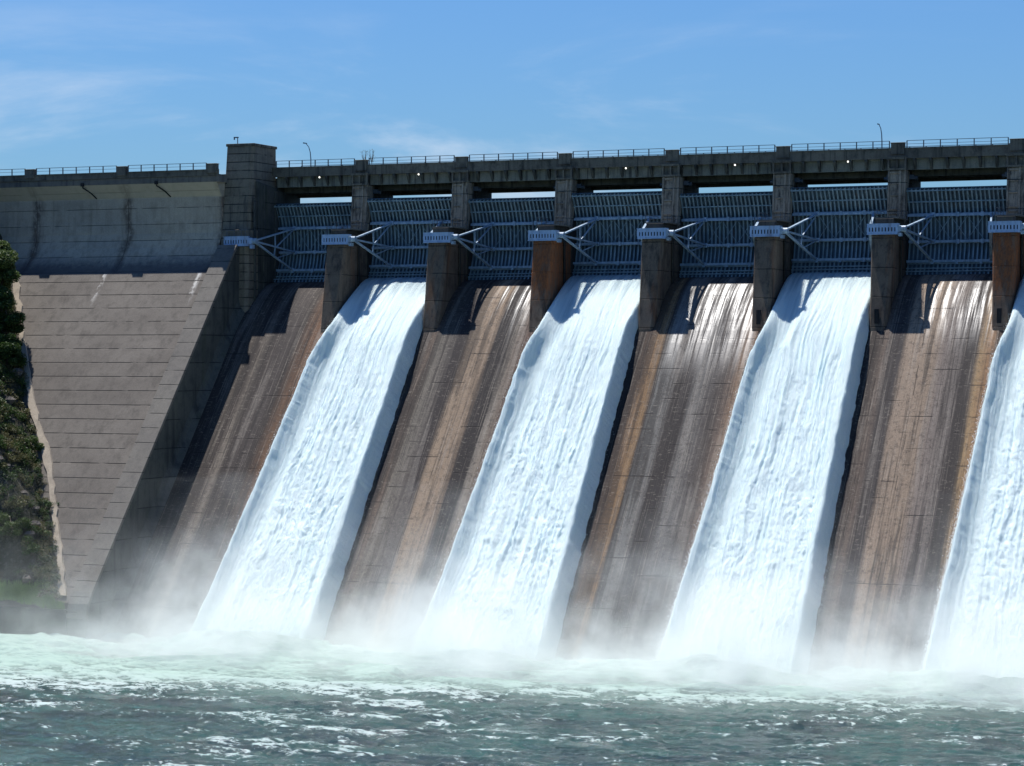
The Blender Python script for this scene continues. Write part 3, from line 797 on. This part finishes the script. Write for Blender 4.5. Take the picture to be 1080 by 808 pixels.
# ------------------------------------------------------------------ river
def river_material():
    t = NT('river_water')
    n = t.noise(t.vec(.05, .09, .0), 1, 5, .6)
    # distance from the foot of the dam, less to the right
    d = t.math('SUBTRACT', t.math('MULTIPLY', t.y, -1.0), 38.0)
    d = t.math('ADD', d, t.math('MULTIPLY', t.math('SUBTRACT', n, .5), 30.0))
    d = t.math('ADD', d, t.math('MULTIPLY', t.math('SUBTRACT', t.x, 55.0), .16))
    aer = t.map(d, 18, 46, 1, 0)
    deep = t.mix(t.map(t.noise(t.vec(.08, .2, 0, (3, 3, 0)), 1, 4), .35, .65), lin(14,46,46), lin(36,72,66))
    milky = t.mix(t.noise(t.vec(.25, .7, 0), 1, 5), lin(98,122,112), lin(142,161,152))
    c = t.mix(aer, deep, milky)
    s1 = t.noise(t.vec(.20, .42, .5, (7, 1, 0)), 1, 9, .72, 1.2)
    s2 = t.noise(t.vec(.8, 1.7, 1, (1, 5, 0)), 1, 7, .72, .8)
    f = t.math('ADD', t.math('MULTIPLY', s1, .62), t.math('MULTIPLY', s2, .38))
    crest = t.map(t.z, 5.55, 6.1, 0, .10)
    f = t.math('ADD', f, crest)
    patch = t.math('MULTIPLY', t.map(t.noise(t.vec(.035, .06, 0, (9, 2, 0)), 1, 3), .4, .62), .05)
    lo = t.math('SUBTRACT', t.math('SUBTRACT', .600, t.math('MULTIPLY', aer, .10)), patch)
    lo = t.math('ADD', lo, t.map(t.x, 40, 110, 0, .02))
    foam = t.math('MULTIPLY', t.map(f, lo, t.math('ADD', lo, .075)), .8)
    c = t.mix(foam, c, t.mix(aer, lin(188,202,198), lin(160,182,170)))
    rough = t.math('ADD', t.math('ADD', .12, t.math('MULTIPLY', foam, .55)), t.math('MULTIPLY', aer, .2), clamp=True)
    h = t.math('ADD', t.math('MULTIPLY', s2, .8), t.math('MULTIPLY', t.noise(t.vec(2.2, 4.5, 1), 1, 6, .7), .4))
    t.bsdf(c, rough, t.bump(h, .7, .3), spec=.3)
    return t.m
def axis(a, b, step, lo, hi):
    core = np.arange(a, b+step/2, step); L = [a]; s = step
    while L[-1] > lo: s *= 1.35; L.append(L[-1]-s)
    Rr = [b]; s = step
    while Rr[-1] < hi: s *= 1.35; Rr.append(Rr[-1]+s)
    return np.r_[np.array(L[1:][::-1]), core, np.array(Rr[1:])]
xs = axis(-30, 150, .34, -900, 900); ys = axis(-142, -38, .26, -3500, -37.4)
ys = ys[ys < -37.0]
Xg, Yg = np.meshgrid(xs, ys)
near = np.exp(-np.clip(-Yg-40, 0, None)/18.0)
H = fbm(Xg*.09+fbm(Xg*.05, Yg*.05, 2, 8)*1.5, Yg*.2, 4, 41)*.8*(.5+1.2*near)
rdg = 1-np.abs(fbm(Xg*.22+fbm(Xg*.1, Yg*.1, 2, 5)*1.2, Yg*.55, 4, 51))*2
H += rdg*.36*(1+near) + fbm(Xg*.8, Yg*1.5, 3, 61)*.10
bulk = sum(np.exp(-((Xg-c)/7.5)**2) for c in (23.2, 55.2, 87.2, 119.2))*np.exp(-((Yg+42)/4.5)**2)
H += bulk*(1.1+.8*fbm(Xg*.5, Yg*.5, 4, 71))
fade = np.clip(1-(np.abs(Xg-60)-100)/60, 0, 1)*np.clip(1-(-Yg-150)/80, 0, 1)
P = np.stack([Xg, Yg, WATER + H*fade], -1)
M['river'] = river_material()
o = grid_mesh('river', P, M['river']); tag(o, kind='structure')
# reservoir behind the dam
t = NT('reservoir_water'); t.bsdf(lin(40,70,84), .08, t.bump(t.noise(t.vec(.3, .3, .3), 1, 4), .2, .1)); M['res'] = t.m
P = np.array([[(-1500, 17.5, 63.5), (1500, 17.5, 63.5)], [(-1500, 2500, 63.5), (1500, 2500, 63.5)]], float)
o = grid_mesh('reservoir_water', P, M['res']); tag(o, kind='structure')

# ------------------------------------------------------------------ terrain
def ground_material(name, a, b, c_):
    t = NT(name)
    n = t.noise(t.vec(.3, .3, .35), 1, 6, .65); n2 = t.noise(t.vec(1.5, 1.5, 1.5), 1, 6, .7)
    c = t.mix(t.map(n, .4, .6), a, b); c = t.mix(t.map(n2, .5, .65), c, c_)
    t.bsdf(c, .95, t.bump(t.math('ADD', n, n2), .9, .5), spec=.2)
    return t.m
M['ground'] = ground_material('grassy_ground', (.06,.08,.03,1), (.09,.08,.05,1), (.05,.07,.025,1))
M['rocky'] = ground_material('rocky_bank', (.03,.035,.02,1), (.06,.055,.035,1), (.11,.10,.08,1))
gx = np.linspace(-4000, 4000, 81); gy = np.linspace(-4000, 4000, 81)
gx = np.sign(gx)*np.abs(gx/4000)**2.0*4000 + 60; gy = np.sign(gy)*np.abs(gy/4000)**2.0*4000
Xg, Yg = np.meshgrid(gx, gy)
d = np.hypot(Xg-178, Yg+330)
bank = np.clip(np.maximum((-60-Xg)*.5, (Xg-260)*.4), 0, 70) + np.clip(60*sstep(500, 2200, np.abs(Xg-60)), 0, 60)
Zg = 1.0 + bank + 37*np.exp(-(d/68)**2)
Zg = np.where(Yg > 5, np.maximum(Zg, 8 + 90*sstep(700, 2600, Yg) + 0*Xg), Zg)
Zg = np.where((np.abs(Yg) < 60) & (Xg > -95) & (Xg < 150), np.minimum(Zg, 0.0), Zg)
o = grid_mesh('ground', np.stack([Xg, Yg, Zg], -1), M['ground']); tag(o, kind='structure')

def hill_z(X, Y):
    """left bank: terrace behind the retaining wall, then a steep bank against the dam"""
    a = (-4.4 - X)*1.40 + 1.6*fbm(X*.12, Y*.12, 4, 5)
    b = (Y + 42.4)*2.6 + 2.2*fbm(X*.15+9, Y*.2, 4, 6)
    m = np.minimum(a, b)
    z = 9.3 + np.clip(m, 0, 62) + sstep(1, 5, m)*(.5*fbm(X*.5, Y*.5, 4, 7) + .7*np.abs(fbm(X*.3, Y*.3, 3, 8)))
    return z
hx = np.arange(-95, -3.0, .55); hy = np.arange(-41.3, 6.1, .5)
Xg, Yg = np.meshgrid(hx, hy)
Zg = hill_z(Xg, Yg)
o = grid_mesh('hillside', np.stack([Xg, Yg, Zg], -1), M['rocky']); tag(o, kind='structure')

# ------------------------------------------------------------------ vegetation
def leaf_mat(name, a, b):
    t = NT(name)
    oi = t.n('ShaderNodeObjectInfo')
    n = t.noise(t.vec(.5, .5, .5), 1, 3); n2 = t.noise(t.vec(5, 5, 5), 1, 2)
    c = t.mix(t.map(n, .35, .65), a, b); c = t.mix(t.math('MULTIPLY', n2, .5), c, c_mul(b, 1.5))
    nd = t.bsdf(c, .55, spec=.3)
    tl = t.n('ShaderNodeBsdfTranslucent'); t.link(c, tl.inputs[0])
    mx = t.n('ShaderNodeMixShader'); mx.inputs[0].default_value = .3
    t.link(nd.outputs[0], mx.inputs[1]); t.link(tl.outputs[0], mx.inputs[2]); t.link(mx.outputs[0], t.out.inputs['Surface'])
    return t.m
M['leaf_dark'] = leaf_mat('dark_green_leaves', (.022,.048,.014,1), (.05,.085,.02,1))
M['leaf_mid'] = leaf_mat('green_leaves', (.045,.075,.02,1), (.085,.12,.035,1))
M['leaf_dry'] = leaf_mat('olive_leaves', (.085,.09,.035,1), (.12,.11,.05,1))
M['grass'] = leaf_mat('grass_blades', (.10,.17,.045,1), (.16,.25,.07,1))
t = NT('bark'); t.bsdf(t.mix(t.noise(t.vec(3,3,.6), 1, 5), (.05,.04,.03,1), (.13,.11,.09,1)), .9, spec=.2); M['bark'] = t.m
t = NT('twigs'); t.bsdf((.22,.22,.2,1), .9, spec=.2); M['twig'] = t.m

def leaves(centers, rads, per, size, r_, squash=.8):
    V = []; F = []
    cs = []
    for c, rd in zip(centers, rads):
        n = int(per*rd**2)
        d = r_.normal(size=(n, 3)); d /= np.linalg.norm(d, axis=1)[:, None]
        rr = rd*(r_.random(n)**.45)[:, None]
        p = np.array(c) + d*rr*np.array((1, 1, squash)); cs.append(p)
    p = np.concatenate(cs); n = len(p)
    a = r_.normal(size=(n, 3)); a[:, 2] *= .6; a /= np.linalg.norm(a, axis=1)[:, None]
    b = np.cross(a, r_.normal(size=(n, 3))); b /= np.linalg.norm(b, axis=1)[:, None]
    sz = size*r_.uniform(.6, 1.4, n)[:, None]
    q = np.stack([p - a*sz, p - b*sz*.5, p + a*sz, p + b*sz*.5], 1)
    return q
def quads(name, q, mat, parent=None):
    n = len(q); me = bpy.data.meshes.new(name)
    off = parent_world(parent) if parent else np.zeros(3)
    me.vertices.add(n*4); me.vertices.foreach_set('co', (q.reshape(-1, 3)-off).ravel())
    me.loops.add(n*4); me.loops.foreach_set('vertex_index', np.arange(n*4))
    me.polygons.add(n); me.polygons.foreach_set('loop_start', np.arange(0, n*4, 4)); me.polygons.foreach_set('loop_total', np.full(n, 4))
    me.update(calc_edges=True); me.materials.append(mat)
    o = bpy.data.objects.new(name, me); col.objects.link(o)
    if parent: o.parent = parent
    return o
def plant(name, cat, x, y, h, rad, mat, lab, seed, nclump=16, leaf=.2, per=240, trunk=True, z=None, group=None, top=None):
    r_ = np.random.default_rng(seed)
    z = float(hill_z(np.array(x), np.array(y))) - .3 if z is None else z
    e = empty(name, (x, y, z))
    cs = []; rs = []
    for i in range(nclump):
        a = r_.random()*2*pi; k = r_.random(); zz = (.25 if trunk else .12) + .7*k
        rr = rad*(1-(abs(zz-.5)*1.5)**2*.6)*sqrt(r_.random())*.85
        cs.append((x+rr*cos(a), y+rr*sin(a), z+h*zz)); rs.append(rad*r_.uniform(.22, .42))
    m = MB()
    m.tube([(x, y, z-.3), (x+.1*rad, y, z+h*.35), (x-.05*rad, y, z+h*.75)], [h*.035, h*.024, h*.008], 8)
    for c in cs[:10]:
        m.tube([(x, y, z+h*.2), ((x+c[0])/2, (y+c[1])/2, z+(c[2]-z)*.6), c], [h*.014, h*.01, h*.004], 6)
    m.build('trunk' if trunk else 'stem', M['bark'], e, True)
    quads('crown' if trunk else 'foliage', leaves(cs, rs, per, leaf, r_), mat, e)
    tag(e, lab, cat, group)
    return e
T = 'trees on the left bank'
plant('broadleaf_tree', 'tree', -33.6, -14.0, 12.5, 4.6, M['leaf_mid'], 'tallest dense green tree against the upper left edge of the picture', 1, 46, .2, 520, True, z=47.0, group=T)
plant('broadleaf_tree', 'tree', -30.4, -15.5, 8.5, 3.1, M['leaf_dark'], 'dark green tree overlapping the top corner of the sloping face', 2, 30, .17, 620, True, z=44.5, group=T)
plant('broadleaf_tree', 'tree', -27.6, -18.5, 6.5, 2.6, M['leaf_dark'], 'low dark tree in shade just below the two taller ones', 3, 26, .17, 620, True, z=39.5, group=T)
S_ = 'shrubs on the left bank'
for i, (x, y, h, r0, m, lab) in enumerate([
    (-22.3, -22.5, 2.6, 1.7, 'leaf_dry', 'olive shrub beside the pale edge strip, highest of the shrubs'),
    (-19.0, -25.5, 3.0, 2.0, 'leaf_mid', 'green shrub halfway up the bank leaning over the slope edge'),
    (-15.4, -28.0, 2.6, 1.7, 'leaf_dark', 'dark shrub where the pale edge strip becomes overgrown'),
    (-12.2, -31.0, 2.8, 1.8, 'leaf_dark', 'dark green shrub hanging over the slope at mid height of the overgrown part'),
    (-9.8, -34.0, 2.4, 1.6, 'leaf_mid', 'bright green shrub low on the bank near the slope edge'),
    (-7.6, -37.2, 2.2, 1.4, 'leaf_mid', 'lowest shrub of the bank just above the grass strip'),
    (-13.5, -38.6, 3.6, 2.4, 'leaf_mid', 'broad green shrub behind the grass strip at the left edge')]):
    plant('shrub', 'shrub', x, y, h, r0, M[m], lab, 20+i, 12, .13, 700, False, group=S_)
# undergrowth nobody could count
r_ = np.random.default_rng(99)
cs = []; rs = []; rs2 = []
for i in range(2600):
    x = r_.uniform(-48, -4.5); y = r_.uniform(-41, -4)
    z = float(hill_z(np.array(x), np.array(y)))
    if z < 10.6 or y > slope_y(z) + .6: continue
    if fbm(np.array(x*.22), np.array(y*.22+z*.15), 3, 77) < -.18: continue
    cs.append((x, y, z+.25)); rs.append(r_.uniform(.45, 1.25))
for i in range(170):
    z = r_.uniform(10.8, 31) if i < 130 else r_.uniform(31, 54); x = -4.4 - (z-9.3)/1.40 + r_.uniform(-1.0, .6 + .9*(z < 24))
    cs.append((x, slope_y(z)-r_.uniform(.2, 1.2), z+r_.uniform(0, .5))); rs.append(r_.uniform(.4, .95))
o_ = r_.permutation(len(cs)); cs = [cs[i] for i in o_]; rs = [rs[i] for i in o_]
half = len(cs)//2
u = quads('undergrowth', leaves(cs[:half], rs[:half], 210, .13, r_, .7), M['leaf_dark']); tag(u, 'tangled dark undergrowth covering the left bank', 'undergrowth', kind='stuff')
u = quads('undergrowth', leaves(cs[half:], rs[half:], 210, .13, r_, .7), M['leaf_dry']); tag(u, 'olive brush growing between the rocks of the left bank', 'undergrowth', kind='stuff')
# boulders as one rocky litter
V = MB(); r_ = np.random.default_rng(5)
for i in range(70):
    x = r_.uniform(-30, -5); y = r_.uniform(-41, -12); z = float(hill_z(np.array(x), np.array(y)))
    if z < 10.5 or y > slope_y(z)-.4: continue
    s = r_.uniform(.3, 1.0); pts = []
    for k in range(3):
        rr = s*(.7, 1.0, .55)[k]; pts.append([(x+rr*cos(a+k*.3)*r_.uniform(.75, 1.2), y+rr*sin(a+k*.3)*r_.uniform(.75, 1.2), z-.2+s*(-.3, .3, .75)[k]) for a in np.linspace(0, 2*pi, 7)[:-1]])
    V.loft(pts)
t = NT('bank_rock'); t.bsdf(t.mix(t.noise(t.vec(1.2,1.2,1.2), 1, 6), (.05,.045,.04,1), (.17,.15,.13,1)), .9, t.bump(t.noise(t.vec(4,4,4), 1, 6), .6, .1), spec=.2); M['rock'] = t.m
o = V.build('rock_litter', M['rock']); tag(o, 'loose pale rocks scattered over the left bank', 'rocks', kind='stuff')
# grass strip on the terrace
n = 26000; gxx = r_.uniform(-30, -3.3, n); gyy = r_.uniform(-41.9, -38.6, n)
gz_ = np.maximum(hill_z(gxx, gyy), 9.45); k = gz_ < 12.2; gxx, gyy, gz_ = gxx[k], gyy[k], gz_[k]; n = len(gxx)
hh = r_.uniform(.5, 1.3, n); lx = r_.normal(0, .14, n); ly = r_.normal(0, .14, n); w = .035
q = np.stack([np.stack([gxx-w, gyy, gz_-.05], -1), np.stack([gxx+w, gyy+.02, gz_-.05], -1), np.stack([gxx+lx+w*.3, gyy+ly, gz_+hh], -1), np.stack([gxx+lx-w*.3, gyy+ly, gz_+hh], -1)], 1)
o = quads('grass', q, M['grass']); tag(o, 'bright green grass strip on top of the retaining wall', 'grass', kind='stuff')
# pale edge strip of the sloping face against the bank
mb = MB(); pts = [(-34.7, 55.0), (-27.1, 43.6), (-21.0, 35.5), (-15.2, 29.1), (-11.5, 24.0), (-8.4, 19.3), (-5.2, 14.6), (-3.1, 11.2)]
rings = []; rq = random.Random(4)
zz_ = np.linspace(55.0, 11.2, 46); xx_ = np.interp(zz_, [p[1] for p in pts][::-1], [p[0] for p in pts][::-1])
for k_, (x, z) in enumerate(zip(xx_, zz_)):
    y = slope_y(z) - .02; x += rq.uniform(-.12, .12); w_ = .45 + rq.uniform(-.12, .25)
    rings.append([(x-.85-w_, y+.3, z), (x-.85-w_, y-.25, z+.16), (x-.85+w_, y-.25-rq.uniform(0,.06), z+.16), (x-.85+w_, y+.3, z)])
mb.loft(rings); t = concrete('pale_edge_concrete', lin(176,162,142), lin(104,96,86), streak=.3, joints=False)
o = mb.build('edge_curb', t.m); o.parent = dw; o.matrix_parent_inverse = __import__('mathutils').Matrix.Translation((-dw.location[0], -dw.location[1], -dw.location[2]))
# wispy shrub rooted at the edge of the roadway
r_ = np.random.default_rng(3)
e = empty('wispy_shrub', (16.6, 9.6, 69.72)); m = MB(); tips = []
for bx in (15.95, 17.15):
    for k in range(13):
        a = k/13*2*pi; rr = .2 + .32*abs(sin(a*.5+.4)); zt = 72.35 + .75*cos(a) + r_.uniform(-.1, .1)
        p = (bx + .42*sin(a), 9.6 + .3*cos(a*1.7), zt)
        m.tube([(bx*.5+16.6*.5, 9.6, 69.7), (bx, 9.6, 71.2), p], [.05, .035, .015], 5); tips.append(p)
m.build('stem', M['twig'], e)
quads('foliage', leaves(tips, [.3]*len(tips), 150, .05, r_), M['leaf_dry'], e)
tag(e, 'small wispy shrub sticking up behind the bridge railing, right of the tower', 'shrub')

# ------------------------------------------------------------------ spray mist
t = NT('spray_mist')
n1 = t.noise(t.vec(.10, .10, .11), 1, 5, .6, .5)
n2 = t.noise(t.vec(.26, .24, .26, (4, 4, 4)), 1, 5, .65)
nn = t.math('ADD', t.math('MULTIPLY', n1, .55), t.math('MULTIPLY', n2, .45))
zz = t.math('SUBTRACT', t.z, WATER)
# plumes over the foot of each fall
ph = t.math('SUBTRACT', t.math('PINGPONG', t.math('SUBTRACT', t.x, 9.0), 16.0), 0.0)
pl = t.map(ph, 5.0, 12.0, 0.0, 1.0)
lf = t.map(t.x, -6.0, 26.0, 1.0, 0.0)
hs = t.math('ADD', t.math('ADD', 2.6, t.math('MULTIPLY', pl, 1.5)), t.math('MULTIPLY', lf, .8))
hs = t.math('MULTIPLY', hs, t.map(nn, .3, .7, .5, 1.5, False))
e1 = t.math('EXPONENT', t.math('MULTIPLY', t.math('DIVIDE', t.math('MAXIMUM', zz, 0.0), hs), -1.0))
yd = t.math('ADD', t.y, 41.0)
# front edge moves out over the river, back side climbs the chutes
gy_ = t.map(t.y, -66.0, -47.0, 0.0, 1.0)
xe = t.math('MULTIPLY', t.map(t.x, -8.0, 22.0, 0.12, 1.0), t.map(t.x, 140.0, 160.0, 1.0, 0.0))
den = t.math('MULTIPLY', t.math('MULTIPLY', e1, gy_), xe)
den = t.math('MULTIPLY', den, t.math('MULTIPLY', t.map(nn, .41, .59, .2, 1.7, False), t.math('ADD', .8, t.math('MULTIPLY', pl, .5))))
thin = t.math('MULTIPLY', t.math('MULTIPLY', t.map(zz, 1.0, 20.0, .010, 0.0), t.map(nn, .4, .62, 0, 1.4)), t.math('MULTIPLY', xe, gy_))
den = t.math('ADD', t.math('MULTIPLY', den, .21), thin)
pv = t.n('ShaderNodeVolumePrincipled')
pv.inputs['Color'].default_value = (.975, .995, .98, 1); pv.inputs['Anisotropy'].default_value = .15
t.link(den, pv.inputs['Density']); t.link(pv.outputs[0], t.out.inputs['Volume'])
mb = MB(); mb.loft([[(-36, -70, 4.6), (160, -70, 4.6), (160, -28, 4.6), (-36, -28, 4.6)], [(-36, -60, 28), (160, -60, 28), (160, -14, 28), (-36, -14, 28)]])
o = mb.build('spray_mist', t.m); tag(o, 'white spray mist rising where the falls strike the river', 'mist', kind='stuff')

# ------------------------------------------------------------------ light, sky, camera
sx, sy, sz = SUN; el = math.atan2(sz, math.hypot(sx, sy)); az = math.atan2(sx, sy)
sl = bpy.data.lights.new('sun', 'SUN'); sl.energy = 5.0; sl.angle = radians(.53); sl.color = (1, .975, .94)
so = bpy.data.objects.new('sun', sl); col.objects.link(so)
import mathutils
so.rotation_euler = mathutils.Vector(SUN).to_track_quat('Z', 'Y').to_euler()
w = bpy.data.worlds.new('World'); scene.world = w; w.use_nodes = True
nt = w.node_tree; nt.nodes.clear()
out = nt.nodes.new('ShaderNodeOutputWorld'); bg = nt.nodes.new('ShaderNodeBackground')
sky = nt.nodes.new('ShaderNodeTexSky'); sky.sky_type = 'NISHITA'; sky.sun_disc = False
sky.sun_elevation = el; sky.sun_rotation = az; sky.air_density = 1.25; sky.dust_density = .4; sky.ozone_density = 2.5
tc = nt.nodes.new('ShaderNodeTexCoord'); mp = nt.nodes.new('ShaderNodeMapping'); mp.inputs['Scale'].default_value = (3.0, 3.0, 12.0); mp.inputs['Rotation'].default_value = (0, radians(3), 0)
mp.inputs['Location'].default_value = (4.5603, 4.4783, -4.4345)
no = nt.nodes.new('ShaderNodeTexNoise'); no.inputs['Scale'].default_value = 1.6; no.inputs['Detail'].default_value = 8; no.inputs['Roughness'].default_value = .6; no.inputs['Distortion'].default_value = .5
nt.links.new(tc.outputs['Generated'], mp.inputs[0]); nt.links.new(mp.outputs[0], no.inputs['Vector'])
sep = nt.nodes.new('ShaderNodeSeparateXYZ'); nt.links.new(tc.outputs['Generated'], sep.inputs[0])
mr = nt.nodes.new('ShaderNodeMapRange'); mr.interpolation_type = 'SMOOTHSTEP'; nt.links.new(no.outputs[0], mr.inputs[0]); mr.inputs[1].default_value = .44; mr.inputs[2].default_value = .73; mr.inputs[3].default_value = 0; mr.inputs[4].default_value = .75
me_ = nt.nodes.new('ShaderNodeMapRange'); me_.interpolation_type = 'SMOOTHSTEP'; nt.links.new(sep.outputs[2], me_.inputs[0]); me_.inputs[1].default_value = .085; me_.inputs[2].default_value = .15; me_.inputs[3].default_value = 1; me_.inputs[4].default_value = .06
mu = nt.nodes.new('ShaderNodeMath'); mu.operation = 'MULTIPLY'; nt.links.new(mr.outputs[0], mu.inputs[0]); nt.links.new(me_.outputs[0], mu.inputs[1])
mx = nt.nodes.new('ShaderNodeMix'); mx.data_type = 'RGBA'; nt.links.new(mu.outputs[0], mx.inputs[0]); nt.links.new(sky.outputs[0], mx.inputs[6]); mx.inputs[7].default_value = (10.2, 11.6, 13.6, 1)
tn = nt.nodes.new('ShaderNodeMix'); tn.data_type = 'RGBA'; tn.blend_type = 'MULTIPLY'; tn.inputs[0].default_value = 1; nt.links.new(sky.outputs[0], tn.inputs[6]); tn.inputs[7].default_value = (.59, 1.0, 1.64, 1); nt.links.new(tn.outputs[2], mx.inputs[6])
nt.links.new(mx.outputs[2], bg.inputs[0]); bg.inputs[1].default_value = .052; nt.links.new(bg.outputs[0], out.inputs[0])

cam = bpy.data.cameras.new('camera'); co = bpy.data.objects.new('camera', cam); col.objects.link(co)
co.location = (173.12, -319.157, 43.401)
co.rotation_euler = (radians(90) - math.atan2(404-371.314, 2601.12), 0, .38626)
cam.sensor_width = 36; cam.lens = 36*2601.12/1080; cam.clip_start = 1; cam.clip_end = 9000
scene.camera = co
scene.view_settings.view_transform = 'Standard'; scene.view_settings.look = 'None'; scene.view_settings.gamma = 1
scene.view_settings.exposure = 0.42
cy = scene.cycles
cy.volume_bounces = 5; cy.max_bounces = 8; cy.diffuse_bounces = 3; cy.glossy_bounces = 2; cy.transparent_max_bounces = 8
cy.volume_step_rate = 1.0; cy.volume_max_steps = 256
cy.use_denoising = True
